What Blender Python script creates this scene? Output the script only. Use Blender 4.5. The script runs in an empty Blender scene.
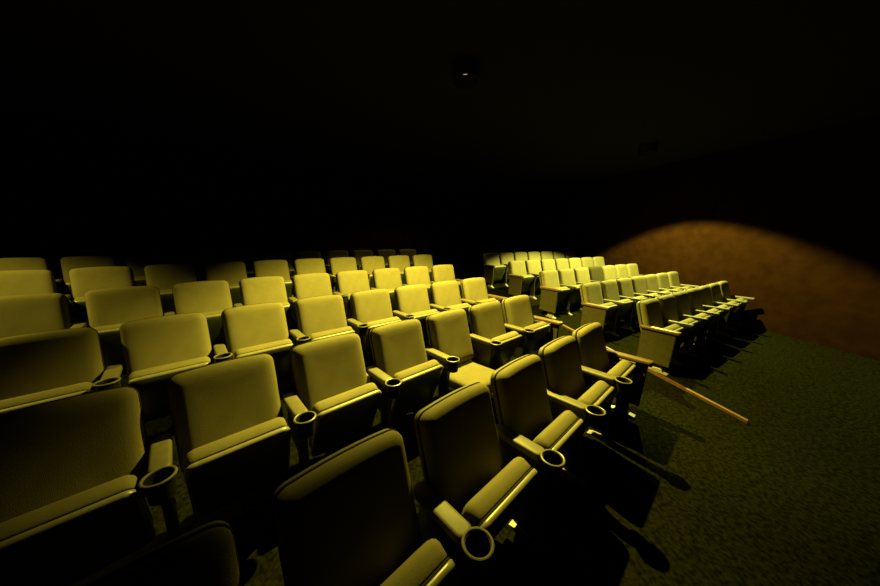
import bpy, bmesh, math, random
import numpy as np
from mathutils import Vector, Matrix

random.seed(7)
scene = bpy.context.scene
COL = scene.collection

# ---------------------------------------------------------------- camera
CAM_Z = 1.60
PITCH = 0.1837
FPX = 279.84
cam_d = bpy.data.cameras.new('camera')
cam_d.sensor_width = 36.0
cam_d.lens = 36.0 * FPX / 880.0
cam_d.clip_start = 0.02
cam_d.clip_end = 100
cam = bpy.data.objects.new('camera', cam_d)
COL.objects.link(cam)
cam.location = (0, 0, CAM_Z)
cam.rotation_euler = (math.pi / 2 - PITCH, 0, 0)
scene.camera = cam

# ---------------------------------------------------------------- world, exposure
w = bpy.data.worlds.new('dark_hall')
scene.world = w
w.use_nodes = True
w.node_tree.nodes['Background'].inputs['Color'].default_value = (0, 0, 0, 1)
w.node_tree.nodes['Background'].inputs['Strength'].default_value = 0.0
vs = scene.view_settings
vs.view_transform = 'Standard'
vs.look = 'None'
vs.exposure = 0.0
vs.gamma = 1.0
vs.use_curve_mapping = False

# ceiling downlights of the hall and one added fill lamp: (x, y), power, colour
# cone angle (deg), edge softness, aim of the lamp
LAMPS = [
    ((0.249, 3.095), 2550.0, (1.0, 0.83, 0.085), 109.5, 0.50, (-0.085, 0.12, -1)),
    ((3.72, 5.40), 2950.0, (1.0, 0.97, 0.150), 112.0, 0.18, (0, 0, -1)),
    ((-4.25, 0.85), 650.0, (1.0, 0.83, 0.085), 107.0, 0.42, (-0.07, 0.10, -1)),  # added fill lamp out of view, brightens the far left rows
    ((-0.42, 6.75), 42.0, (1.0, 0.80, 0.080), 120.0, 0.50, (0, 0, -1)),
]
CEIL_Z = 3.29
LAMP_Z = 3.18

# ---------------------------------------------------------------- materials
def nmat(name):
    m = bpy.data.materials.new(name)
    m.use_nodes = True
    nt = m.node_tree
    return m, nt, nt.nodes['Principled BSDF']

def noise_mix(nt, b, c1, c2, scale, detail=3.0, lo=0.35, hi=0.65, coord='Object'):
    tc = nt.nodes.new('ShaderNodeTexCoord')
    n = nt.nodes.new('ShaderNodeTexNoise')
    n.inputs['Scale'].default_value = scale
    n.inputs['Detail'].default_value = detail
    r = nt.nodes.new('ShaderNodeValToRGB')
    r.color_ramp.elements[0].position = lo
    r.color_ramp.elements[1].position = hi
    r.color_ramp.elements[0].color = (*c1, 1)
    r.color_ramp.elements[1].color = (*c2, 1)
    nt.links.new(tc.outputs[coord], n.inputs['Vector'])
    nt.links.new(n.outputs['Fac'], r.inputs['Fac'])
    nt.links.new(r.outputs['Color'], b.inputs['Base Color'])
    return tc, n, r

def add_bump(nt, b, tc, scale, strength, dist=0.002, coord='Object'):
    n = nt.nodes.new('ShaderNodeTexNoise')
    n.inputs['Scale'].default_value = scale
    n.inputs['Detail'].default_value = 2
    bp = nt.nodes.new('ShaderNodeBump')
    bp.inputs['Strength'].default_value = strength
    bp.inputs['Distance'].default_value = dist
    nt.links.new(tc.outputs[coord], n.inputs['Vector'])
    nt.links.new(n.outputs['Fac'], bp.inputs['Height'])
    nt.links.new(bp.outputs['Normal'], b.inputs['Normal'])

def fabric(name, c1, c2):
    m, nt, b = nmat(name)
    tc, n, r = noise_mix(nt, b, c1, c2, 9.0, 4.0, 0.3, 0.7)
    # a little difference from seat to seat (age of the cloth)
    oi = nt.nodes.new('ShaderNodeObjectInfo')
    mp = nt.nodes.new('ShaderNodeMapRange')
    mp.inputs['To Min'].default_value = 0.86
    mp.inputs['To Max'].default_value = 1.06
    mul = nt.nodes.new('ShaderNodeMix')
    mul.data_type = 'RGBA'
    mul.blend_type = 'MULTIPLY'
    mul.inputs['Factor'].default_value = 1.0
    nt.links.new(oi.outputs['Random'], mp.inputs['Value'])
    nt.links.new(r.outputs['Color'], mul.inputs['A'])
    nt.links.new(mp.outputs['Result'], mul.inputs['B'])
    nt.links.new(mul.outputs['Result'], b.inputs['Base Color'])
    b.inputs['Roughness'].default_value = 0.85
    b.inputs['Specular IOR Level'].default_value = 0.1
    add_bump(nt, b, tc, 380, 0.8, 0.003)
    return m

def plain(name, c1, c2, rough=0.5, spec=0.5, metal=0.0, scale=30.0, bump=0.0):
    m, nt, b = nmat(name)
    tc, n, r = noise_mix(nt, b, c1, c2, scale)
    b.inputs['Roughness'].default_value = rough
    b.inputs['Specular IOR Level'].default_value = spec
    b.inputs['Metallic'].default_value = metal
    if bump:
        add_bump(nt, b, tc, 200, bump)
    return m

M = {}
M['fabric'] = fabric('gold_seat_fabric', (0.1175, 0.1025, 0.055), (0.1375, 0.12, 0.065))
M['fabric_dark'] = fabric('dark_olive_fabric', (0.024, 0.021, 0.010), (0.031, 0.027, 0.013))  # darker olive cloth, used on a single right-block seat back
M['shell'] = plain('seat_back_laminate', (0.08, 0.07, 0.0375), (0.095, 0.0825, 0.045), 0.6, 0.3)
M['piping'] = plain('dark_seam_piping', (0.006, 0.0055, 0.004), (0.01, 0.009, 0.006), 0.8, 0.2)
M['pan'] = plain('seat_pan_plastic', (0.14, 0.13, 0.09), (0.165, 0.15, 0.105), 0.36, 0.6)
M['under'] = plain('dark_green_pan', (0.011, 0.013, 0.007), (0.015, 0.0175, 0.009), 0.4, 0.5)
M['arm'] = plain('armrest_plastic', (0.0775, 0.07, 0.039), (0.0925, 0.081, 0.046), 0.55, 0.35)
M['wood'] = plain('orange_wood_cap', (0.072, 0.042, 0.014), (0.090, 0.053, 0.018), 0.45, 0.4, scale=14)
M['cup'] = plain('cup_holder_black', (0.002, 0.002, 0.0015), (0.0035, 0.003, 0.002), 0.7, 0.2)
M['rim'] = plain('cup_holder_rim', (0.09, 0.08, 0.045), (0.11, 0.095, 0.055), 0.4, 0.5)
M['steel'] = plain('painted_steel', (0.010, 0.009, 0.006), (0.014, 0.012, 0.008), 0.5, 0.5)
M['foot'] = plain('foot_bracket', (0.175, 0.17, 0.14), (0.21, 0.2, 0.165), 0.4, 0.5)
M['panel'] = plain('end_panel_laminate', (0.030, 0.0255, 0.010), (0.037, 0.031, 0.012), 0.7, 0.1, bump=0.1)
M['carpet'] = plain('dark_green_carpet', (0.0018, 0.0019, 0.0005), (0.0066, 0.0068, 0.0016), 1.0, 0.0, scale=45, bump=0.8)
M['wall'] = plain('brown_wall_cloth', (0.0090, 0.0036, 0.0010), (0.0125, 0.0050, 0.0015), 1.0, 0.0, scale=6, bump=0.3)
M['ceiling'] = plain('black_ceiling', (0.006, 0.005, 0.004), (0.009, 0.0075, 0.0055), 0.95, 0.1)
M['can'] = plain('black_lamp_housing', (0.01, 0.0085, 0.006), (0.015, 0.0125, 0.009), 0.6, 0.3)
M['ring'] = plain('dull_bronze_ring', (0.010, 0.007, 0.004), (0.014, 0.009, 0.005), 0.8, 0.1)
M['strip'] = plain('orange_edging', (0.065, 0.0275, 0.01), (0.085, 0.0375, 0.014), 0.5, 0.4, scale=20)
mb, ntb, bb = nmat('lamp_bulb')
bb.inputs['Emission Color'].default_value = (1.0, 0.8, 0.1, 1)
bb.inputs['Emission Strength'].default_value = 0.3
M['bulb'] = mb

# ---------------------------------------------------------------- helpers
def mesh_obj(name, me, parent=None, link=True):
    o = bpy.data.objects.new(name, me)
    if link:
        COL.objects.link(o)
    if parent:
        o.parent = parent
    return o

def to_mesh(name, bm, mat, smooth=True, auto=math.radians(40)):
    bmesh.ops.recalc_face_normals(bm, faces=bm.faces)
    if smooth:
        for f in bm.faces:
            f.smooth = True
        for e in bm.edges:
            if len(e.link_faces) == 2 and e.calc_face_angle(0) > auto:
                e.smooth = False
    me = bpy.data.meshes.new(name)
    bm.to_mesh(me)
    bm.free()
    me.materials.append(M[mat])
    return me

def rrect(wd, ht, r, m=5, e=6):
    """closed loop of 2D points, rounded rectangle centred on 0, fixed point count"""
    r = max(min(r, wd / 2 - 1e-4, ht / 2 - 1e-4), 1e-4)
    pts = []
    cs = [(wd / 2 - r, ht / 2 - r, 0), (-wd / 2 + r, ht / 2 - r, 90), (-wd / 2 + r, -ht / 2 + r, 180), (wd / 2 - r, -ht / 2 + r, 270)]
    for ci, (cx, cy, a0) in enumerate(cs):
        for j in range(m):
            a = math.radians(a0 + 90 * j / (m - 1))
            pts.append((cx + r * math.cos(a), cy + r * math.sin(a)))
        nx = cs[(ci + 1) % 4]
        a = math.radians(nx[2])
        q = (nx[0] + r * math.cos(a), nx[1] + r * math.sin(a))
        p0 = pts[-1]
        for j in range(1, e):
            t = j / e
            pts.append((p0[0] + (q[0] - p0[0]) * t, p0[1] + (q[1] - p0[1]) * t))
    return pts

def loft(bm, wd, ht, r, prof, fn, cap0=True, cap1=True):
    """rings of rounded rectangles: prof = [(inset, n)...]; fn(a, b, n) -> xyz"""
    rings = []
    for ins, n in prof:
        ring = [bm.verts.new(fn(a, b, n)) for a, b in rrect(wd - 2 * ins, ht - 2 * ins, r - ins * 0.6)]
        rings.append(ring)
    for A, B in zip(rings, rings[1:]):
        L = len(A)
        for i in range(L):
            bm.faces.new((A[i], A[(i + 1) % L], B[(i + 1) % L], B[i]))
    for flag, ring in ((cap0, rings[0]), (cap1, rings[-1])):
        if flag:
            c = bm.verts.new(sum((v.co for v in ring), Vector()) / len(ring))
            for i in range(len(ring)):
                bm.faces.new((ring[i], ring[(i + 1) % len(ring)], c))
    return rings

def tube_loop(bm, pts, rad, n=6):
    L = len(pts)
    P = [Vector(p) for p in pts]
    rings = []
    cen = sum(P, Vector()) / L
    for i in range(L):
        t = (P[(i + 1) % L] - P[i - 1]).normalized()
        o = (P[i] - cen)
        o = (o - t * o.dot(t)).normalized()
        bno = t.cross(o)
        rings.append([bm.verts.new(P[i] + rad * (math.cos(2 * math.pi * k / n) * o + math.sin(2 * math.pi * k / n) * bno)) for k in range(n)])
    for i in range(L):
        A, B = rings[i], rings[(i + 1) % L]
        for k in range(n):
            bm.faces.new((A[k], A[(k + 1) % n], B[(k + 1) % n], B[k]))

def add_box(bm, x0, x1, y0, y1, z0, z1, bev=0.0):
    vs_ = [bm.verts.new((x, y, z)) for x in (x0, x1) for y in (y0, y1) for z in (z0, z1)]
    idx = [(0, 1, 3, 2), (4, 6, 7, 5), (0, 4, 5, 1), (2, 3, 7, 6), (0, 2, 6, 4), (1, 5, 7, 3)]
    fs = [bm.faces.new([vs_[i] for i in f]) for f in idx]
    if bev:
        es = list({e for f in fs for e in f.edges})
        bmesh.ops.bevel(bm, geom=es, offset=bev, segments=2, affect='EDGES', profile=0.5)

def add_prism(bm, poly, x0, x1):
    """poly in (forward, up); extruded along x"""
    A = [bm.verts.new((x0, -f, z)) for f, z in poly]
    B = [bm.verts.new((x1, -f, z)) for f, z in poly]
    L = len(poly)
    bm.faces.new(A)
    bm.faces.new(B[::-1])
    for i in range(L):
        bm.faces.new((A[i], B[i], B[(i + 1) % L], A[(i + 1) % L]))

def cyl(bm, cx, cy, z0, z1, r0, r1, n=20, cap0=True, cap1=True):
    A = [bm.verts.new((cx + r0 * math.cos(2 * math.pi * k / n), cy + r0 * math.sin(2 * math.pi * k / n), z0)) for k in range(n)]
    B = [bm.verts.new((cx + r1 * math.cos(2 * math.pi * k / n), cy + r1 * math.sin(2 * math.pi * k / n), z1)) for k in range(n)]
    for k in range(n):
        bm.faces.new((A[k], A[(k + 1) % n], B[(k + 1) % n], B[k]))
    if cap0:
        bm.faces.new(A[::-1])
    if cap1:
        bm.faces.new(B)
    return A, B

def tag(o, label=None, cat=None, group=None, kind=None):
    if label: o['label'] = label
    if cat: o['category'] = cat
    if group: o['group'] = group
    if kind: o['kind'] = kind
    return o

# ---------------------------------------------------------------- layout of the hall
# rows are gentle arcs; reference point of a row = aisle end of its back-rest top line
TOP = 0.80                       # back-rest top above the floor
PL, PR = 0.55, 0.50              # seat spacing, left and right block

def arc(e, th, ka, s, n=12):
    e = np.array(e, float)
    ds = s / n
    for j in range(n):
        a = th + ka * (j + .5) * ds
        e = e + ds * np.array([math.cos(a), math.sin(a), 0])
    return e, th + ka * s

def left_row(k, s):
    kk = k - 1
    e = np.array([1.09851, 3.42012, -0.64122]) + kk * np.array([-0.39034, 0.88459, 0.09195]) + kk * kk * np.array([-0.0061, 0.00084, 0.00766])
    if k >= 5:
        e[2] -= 0.045
    e += {3: np.array([-0.035, -0.022, 0.008]), 4: np.array([-0.025, -0.015, 0.012])}.get(k, np.zeros(3))
    e[2] += CAM_Z
    return arc(e, 0.69057 - 0.03664 * kk, -0.02132 - 0.00776 * kk, s)

def right_row(k, s):
    e = np.array([2.11742, 4.18277, -0.63887]) + k * np.array([-0.30688, 0.86444, 0.09486]) + k * k * np.array([-0.01711, 0.01261, 0.0072])
    e[2] += CAM_Z
    return arc(e, 0.5646 - 0.0087 * k, -0.00476 - 0.00302 * k, s)

LEFT = {0: 6, 1: 8, 2: 9, 3: 10, 4: 10, 5: 11}       # row -> seats, counted from the aisle
RIGHT = {-1: 7, 0: 7, 1: 7, 2: 7, 3: 7}

spots = []                       # (block, row, index, position of base, heading)
for k, n in LEFT.items():
    for i in range(n):
        e, a = left_row(k, -(i + .5) * PL)
        spots.append(('L', k, i, n, e - np.array([0, 0, TOP]), a))
for k, n in RIGHT.items():
    for i in range(n):
        e, a = right_row(k, (i + .5) * PR)
        spots.append(('R', k, i, n, e - np.array([0, 0, TOP]), a))

# ---------------------------------------------------------------- raked floor (thin-plate surface through the feet of all seats)
ctrl = []
for b, k, i, n, p, a in spots:
    ctrl.append((p[0] + math.sin(a) * .29, p[1] - math.cos(a) * .29, p[2]))
# the rake goes on with the same slope before and behind the seats
for k in (-3, -2):
    for s in (0, -2.5, -5):
        e, a = left_row(-2, s)
        d = (-2 - k) * 0.95
        ctrl.append((e[0] + math.sin(a) * d, e[1] - math.cos(a) * d, left_row(0, 0)[0][2] - TOP - 0.15 - 0.03 * d))
ctrl = np.array(ctrl)

def phi(r2):
    return 0.5 * r2 * np.log(r2 + 1e-9)

def tps(C):
    n = len(C)
    d2 = ((C[:, None, :2] - C[None, :, :2]) ** 2).sum(-1)
    A = np.zeros((n + 3, n + 3))
    A[:n, :n] = phi(d2) + 1e-4 * np.eye(n)
    A[:n, n] = 1
    A[:n, n + 1:] = C[:, :2]
    A[n:, :n] = A[:n, n:].T
    return np.linalg.solve(A, np.concatenate([C[:, 2], np.zeros(3)]))

W = tps(ctrl)

def floor_z(x, y):
    d2 = (ctrl[:, 0] - x) ** 2 + (ctrl[:, 1] - y) ** 2
    return float(W[:-3] @ phi(d2) + W[-3] + W[-2] * x + W[-1] * y)

bm = bmesh.new()
X0, X1, Y0, Y1, ST = -8.0, 10.0, -3.0, 12.0, 0.2
nx, ny = int((X1 - X0) / ST) + 1, int((Y1 - Y0) / ST) + 1
gv = [[bm.verts.new((X0 + i * ST, Y0 + j * ST, floor_z(X0 + i * ST, Y0 + j * ST))) for j in range(ny)] for i in range(nx)]
for i in range(nx - 1):
    for j in range(ny - 1):
        bm.faces.new((gv[i][j], gv[i + 1][j], gv[i + 1][j + 1], gv[i][j + 1]))
floor = mesh_obj('floor', to_mesh('floor', bm, 'carpet'))
tag(floor, 'dark green speckled carpet floor rising towards the back', 'floor', kind='structure')

# ---------------------------------------------------------------- walls and ceiling
def wall(name, p, q, label, z0=-1.5, z1=CEIL_Z, th=0.12, side=1):
    p, q = Vector((p[0], p[1], 0)), Vector((q[0], q[1], 0))
    d = (q - p).normalized()
    nrm = Vector((-d.y, d.x, 0)) * th * side
    bm = bmesh.new()
    lo = [bm.verts.new((v.x, v.y, z0)) for v in (p, q, q + nrm, p + nrm)]
    hi = [bm.verts.new((v.x, v.y, z1)) for v in (p, q, q + nrm, p + nrm)]
    bm.faces.new(lo[::-1]); bm.faces.new(hi)
    for i in range(4):
        bm.faces.new((lo[i], lo[(i + 1) % 4], hi[(i + 1) % 4], hi[i]))
    o = mesh_obj(name, to_mesh(name, bm, 'wall', smooth=False))
    tag(o, label, 'wall', kind='structure')

def pt(e, d):
    return (float(e[0] + d[0]), float(e[1] + d[1]))
# side wall beyond the last seats of the right block
wr0 = right_row(-1, 7 * PR + .22)[0]
wr1 = right_row(3, 7 * PR + .22)[0]
dr = (wr1 - wr0) / np.linalg.norm((wr1 - wr0)[:2])
WR0, WR1 = pt(wr0, -dr * 3.5), pt(wr1, dr * 3.2)
wl1 = left_row(5, -11 * PL - .25)[0]
wl0 = left_row(1, -11 * PL - .25)[0]
dl = (wl1 - wl0) / np.linalg.norm((wl1 - wl0)[:2])
WL0, WL1 = pt(wl0, -dl * 3.0), pt(wl1, dl * 1.6)
wall('wall_right', WR0, WR1, 'reddish brown side wall beside the right block of seats', side=-1)
wall('wall_left', WL0, WL1, 'dark side wall beside the left block of seats', side=1)
wall('wall_back', WL1, WR1, 'dark back wall behind the last row', side=1)
bm = bmesh.new()
add_box(bm, X0, X1, Y0, Y1, CEIL_Z, CEIL_Z + 0.1)
ceil = mesh_obj('ceiling', to_mesh('ceiling', bm, 'ceiling', smooth=False))
tag(ceil, 'black painted ceiling above the seats', 'ceiling', kind='structure')

# edging strip on the floor along the aisle ends of the right block
bm = bmesh.new()
secs = []
for t in np.linspace(-2.2, 0.55, 20):
    e, a = right_row(t, -0.03)
    f = np.array([math.sin(a), -math.cos(a)]) * 0.1
    x, y = e[0] + f[0], e[1] + f[1]
    u = np.array([math.cos(a), math.sin(a)]) * 0.017
    z = floor_z(x, y)
    secs.append([bm.verts.new((x - u[0], y - u[1], z - .01)), bm.verts.new((x - u[0], y - u[1], z + .028)),
                 bm.verts.new((x + u[0], y + u[1], z + .028)), bm.verts.new((x + u[0], y + u[1], z - .01))])
for A, B in zip(secs, secs[1:]):
    for i in range(4):
        bm.faces.new((A[i], A[(i + 1) % 4], B[(i + 1) % 4], B[i]))
bm.faces.new(secs[0]); bm.faces.new(secs[-1][::-1])
strip = mesh_obj('trim_1', to_mesh('trim_1', bm, 'strip', smooth=False))
tag(strip, 'thin orange edging strip along the aisle floor', 'trim', kind='structure')

# ---------------------------------------------------------------- seat meshes (shared by all seats)
REC = math.radians(16)
SR, CR = math.sin(REC), math.cos(REC)
BW, BH = 0.452, 0.50

def back_fn(a, b, n):
    """a across, b up from the centre of the back plane, n forward of the seam"""
    t = BH / 2 - b                       # down from the top
    t += 0.013 * (a / (BW / 2)) ** 2 * max(0.0, 1 - t / BH)
    lumb = 0.003 * math.sin(math.pi * min(1, max(0, t / BH)))  # gentle curve of the back
    n2 = n - lumb
    f = t * SR + n2 * CR
    z = TOP - t * CR + n2 * SR
    return (a, -f, z)

bm = bmesh.new()
loft(bm, BW, BH, 0.044, [(0.006, 0.000), (0.0, 0.008), (0.0, 0.018), (0.003, 0.031), (0.010, 0.043), (0.022, 0.052), (0.040, 0.058), (0.062, 0.0605),
                         (0.10, 0.0598), (0.15, 0.0585), (0.20, 0.058)], back_fn)
me_back = to_mesh('backrest', bm, 'fabric', auto=math.radians(70))
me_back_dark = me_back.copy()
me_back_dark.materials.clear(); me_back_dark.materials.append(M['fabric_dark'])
bm = bmesh.new()
loft(bm, BW, BH + 0.02, 0.044, [(0.012, -0.040), (0.004, -0.036), (0.0, -0.028), (0.0, -0.008), (0.006, -0.004)], lambda a, b, n: back_fn(a, b - 0.01, n))
me_shell = to_mesh('back_shell', bm, 'shell', auto=math.radians(70))
bm = bmesh.new()
tube_loop(bm, [back_fn(a, b, -0.002) for a, b in rrect(BW - 0.002, BH - 0.002, 0.044)], 0.0052)
me_pipe = to_mesh('piping', bm, 'piping')

# cushion: origin on its upper front edge, y towards the back, z up
CW, CL = 0.405, 0.41
def cush_fn(a, b, n):
    return (a, CL / 2 - b, n)
bm = bmesh.new()
loft(bm, CW, CL, 0.035, [(0.006, -0.078), (0.0, -0.070), (0.0, -0.030), (0.004, -0.016), (0.013, -0.006), (0.028, 0.0), (0.07, 0.004), (0.13, 0.006)], cush_fn)
me_cush = to_mesh('seat_cushion', bm, 'fabric', auto=math.radians(70))
bm = bmesh.new()
loft(bm, CW + 0.012, CL + 0.012, 0.04, [(0.006, -0.084), (0.0, -0.088), (0.0, -0.106), (0.010, -0.112)], cush_fn)
me_pan = to_mesh('pan_rim', bm, 'pan', auto=math.radians(70))
bm = bmesh.new()
loft(bm, CW - 0.004, CL - 0.004, 0.04, [(0.004, -0.1125), (0.008, -0.117), (0.03, -0.127), (0.08, -0.135), (0.14, -0.138)], cush_fn)
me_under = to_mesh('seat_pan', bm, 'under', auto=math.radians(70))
bm = bmesh.new()
tube_loop(bm, [cush_fn(a, b, -0.081) for a, b in rrect(CW - 0.004, CL - 0.004, 0.035)], 0.005)
me_cpipe = to_mesh('cushion_piping', bm, 'piping')

ARM_Z = TOP - 0.267
# armrest: x centred, front = -y
def arm_mesh(name, f0, f1, wd, mat):
    bm = bmesh.new()
    L = f1 - f0
    loft(bm, wd, L, wd * .38, [(0.010, ARM_Z - 0.040), (0.003, ARM_Z - 0.036), (0.0, ARM_Z - 0.028), (0.0, ARM_Z - 0.008), (0.004, ARM_Z - 0.002), (0.012, ARM_Z)],
         lambda a, b, n: (a, -(f0 + f1) / 2 - b, n))
    return to_mesh(name, bm, mat, auto=math.radians(60))
me_arm = arm_mesh('armrest', 0.06, 0.346, 0.072, 'arm')
me_arm_slim = arm_mesh('slim_armrest', 0.06, 0.43, 0.044, 'arm')
me_arm_wood = arm_mesh('aisle_armrest', 0.055, 0.46, 0.066, 'wood')
# cup holder: rim + cup, at the front of an armrest
CF, CRAD = 0.388, 0.050
bm = bmesh.new()
prof = [(0.0, -0.095), (CRAD - .010, -0.095), (CRAD - .004, -0.02), (CRAD - .004, -0.004), (CRAD - .008, -0.004), (CRAD - .014, -0.089), (0.0, -0.089)]
NS = 24
rings = []
for r, z in prof:
    if r == 0:
        rings.append([bm.verts.new((0, -CF, ARM_Z + z))])
    else:
        rings.append([bm.verts.new((r * math.cos(2 * math.pi * k / NS), -CF + r * math.sin(2 * math.pi * k / NS), ARM_Z + z)) for k in range(NS)])
for A, B in zip(rings, rings[1:]):
    for k in range(NS):
        if len(A) == 1:
            bm.faces.new((A[0], B[k], B[(k + 1) % NS]))
        elif len(B) == 1:
            bm.faces.new((A[k], B[0], A[(k + 1) % NS]))
        else:
            bm.faces.new((A[k], A[(k + 1) % NS], B[(k + 1) % NS], B[k]))
me_cup = to_mesh('cup_holder', bm, 'cup')
bm = bmesh.new()
tube_loop(bm, [(CRAD * math.cos(2 * math.pi * k / 28), -CF + CRAD * math.sin(2 * math.pi * k / 28), ARM_Z - 0.002) for k in range(28)], 0.0055, 8)
me_rim = to_mesh('cup_rim', bm, 'rim')
# standard (leg plate between two seats) with a floor foot
bm = bmesh.new()
add_prism(bm, [(0.235, 0.012), (0.335, 0.012), (0.325, 0.30), (0.345, 0.44), (0.345, ARM_Z - 0.036), (0.09, ARM_Z - 0.036), (0.10, 0.44), (0.06, 0.36), (0.10, 0.27), (0.235, 0.25)], -0.016, 0.016)
bmesh.ops.bevel(bm, geom=list(bm.edges), offset=0.003, segments=1, affect='EDGES')
me_std = to_mesh('leg', bm, 'steel', smooth=False)
bm = bmesh.new()
add_prism(bm, [(0.19, -0.02), (0.39, -0.04), (0.39, 0.006), (0.34, 0.016), (0.33, 0.05), (0.24, 0.05), (0.23, 0.018), (0.19, 0.012)], -0.028, 0.028)
bmesh.ops.bevel(bm, geom=list(bm.edges), offset=0.003, segments=1, affect='EDGES')
me_foot = to_mesh('foot', bm, 'foot', smooth=False)
# aisle end panel
bm = bmesh.new()
add_prism(bm, [(0.085, ARM_Z - 0.038), (0.425, ARM_Z - 0.038), (0.40, 0.095), (0.07, 0.105)], -0.014, 0.014)
bmesh.ops.bevel(bm, geom=list(bm.edges), offset=0.006, segments=2, affect='EDGES')
me_panel = to_mesh('end_panel', bm, 'panel', auto=math.radians(30))

# ---------------------------------------------------------------- place the seats one by one
ORD = ['aisle', 'second', 'third', 'fourth', 'fifth', 'sixth', 'seventh', 'eighth', 'ninth', 'tenth', 'eleventh']
LROW = ['nearest', 'second', 'third', 'fourth', 'fifth', 'rearmost dim']
RROW = ['nearest', 'second', 'third', 'fourth', 'rearmost']
FLAT = {('L', 1, 2)}
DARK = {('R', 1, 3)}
PHI = math.radians(64)

def child(name, me, parent, loc=(0, 0, 0), rx=0.0):
    o = mesh_obj(name, me, parent)
    o.location = loc
    o.rotation_euler = (rx, 0, 0)
    return o

def arm_unit(root, x, aisle, arm=None):
    if aisle:
        tag(child('armrest', me_arm_wood, root, (x, 0, 0)), 'orange wooden aisle armrest')
        child('end_panel', me_panel, root, (x, 0, 0))
    else:
        a = child('armrest', arm or me_arm, root, (x, 0, 0))
        if arm is None:
            child('cup_holder', me_cup, a)
            child('cup_rim', me_rim, a)
    l = child('leg', me_std, root, (x + (0.031 if aisle and x < 0 else -0.031 if aisle else 0), 0, 0))
    child('foot', me_foot, l)

for b, k, i, n, p, a in spots:
    root = bpy.data.objects.new('theater_seat', None)
    COL.objects.link(root)
    root.empty_display_size = 0.2
    root.location = (float(p[0]), float(p[1]), float(p[2]))
    root.rotation_euler = (0, 0, a)
    flat = (b, k, i) in FLAT
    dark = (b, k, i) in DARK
    rown = (LROW[k] if b == 'L' else RROW[k + 1])
    blk = 'left' if b == 'L' else 'right'
    if flat:
        lab = 'gold folding seat with its cushion lowered flat, second row of left block'
    elif dark:
        lab = 'darker olive theater seat among gold ones, fourth from aisle, third row of right block'
    elif i == 0:
        lab = 'gold theater seat at the aisle end of the %s row, %s block' % (rown, blk)
    else:
        lab = 'gold theater seat, %s from the aisle in the %s row, %s block' % (ORD[i], rown, blk)
    tag(root, lab, 'theater seat', 'theater seats of the %s block' % blk)
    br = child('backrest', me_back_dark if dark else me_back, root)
    child('piping', me_pipe, br)
    child('back_shell', me_shell, root)
    if flat:
        cu = child('seat_cushion', me_cush, root, (0, -0.565, TOP - 0.475), math.radians(-3))
    else:
        j = math.radians(random.uniform(-3, 3))
        cu = child('seat_cushion', me_cush, root, (0, -0.262, TOP - 0.268), -PHI + j)
    child('piping', me_cpipe, cu)
    child('pan_rim', me_pan, cu)
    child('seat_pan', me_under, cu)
    if b == 'L':
        arm_unit(root, -PL / 2, False)
        if i == 0:
            arm_unit(root, PL / 2, True)
    else:
        arm_unit(root, -PR / 2, i == 0, me_arm_slim)
        if i == n - 1:
            arm_unit(root, PR / 2, False, me_arm_slim)

# ---------------------------------------------------------------- ceiling downlights
def downlight(x, y, lit=None, label='', zc=CEIL_Z):
    root = bpy.data.objects.new('ceiling_downlight', None)
    COL.objects.link(root)
    root.location = (x, y, zc)
    tag(root, label, 'downlight', 'ceiling downlights')
    H = zc - LAMP_Z + 0.030
    R = 0.14
    bm = bmesh.new()
    # open-bottomed housing with wall thickness
    cyl(bm, 0, 0, -H, 0, R, R, 32, cap0=False, cap1=True)
    cyl(bm, 0, 0, -H, -0.006, R - 0.006, R - 0.006, 32, cap0=False, cap1=True)
    child('housing', to_mesh('housing', bm, 'can'), root)
    bm = bmesh.new()
    tube_loop(bm, [((R - .003) * math.cos(2 * math.pi * k / 32), (R - .003) * math.sin(2 * math.pi * k / 32), -H) for k in range(32)], 0.007, 8)
    child('trim_ring', to_mesh('trim_ring', bm, 'ring'), root)
    bm = bmesh.new()
    cyl(bm, 0, 0, -0.070, -0.01, 0.030, 0.022, 20)
    child('bulb', to_mesh('bulb', bm, 'bulb' if lit else 'can'), root)
    if lit:
        P, colr, cone, blend, aim = lit
        ld = bpy.data.lights.new('downlight_lamp', 'SPOT')
        ld.energy = P
        ld.color = colr
        ld.spot_size = math.radians(cone)
        ld.spot_blend = blend
        ld.shadow_soft_size = 0.025
        lo = bpy.data.objects.new('downlight_lamp', ld)
        COL.objects.link(lo)
        lo.parent = root
        lo.location = (0, 0, LAMP_Z - zc)
        lo.rotation_euler = Vector(aim).to_track_quat('-Z', 'Y').to_euler()

downlight(*LAMPS[0][0], lit=LAMPS[0][1:], label='lit ceiling downlight above the left block of seats')
downlight(*LAMPS[1][0], lit=LAMPS[1][1:], label='lit ceiling downlight above the right block of seats')
downlight(*LAMPS[2][0], lit=LAMPS[2][1:], label='added fill downlight brightening the far left end of the rows')
downlight(*LAMPS[3][0], lit=LAMPS[3][1:], label='faint dimmed round downlight on the ceiling near the back wall')
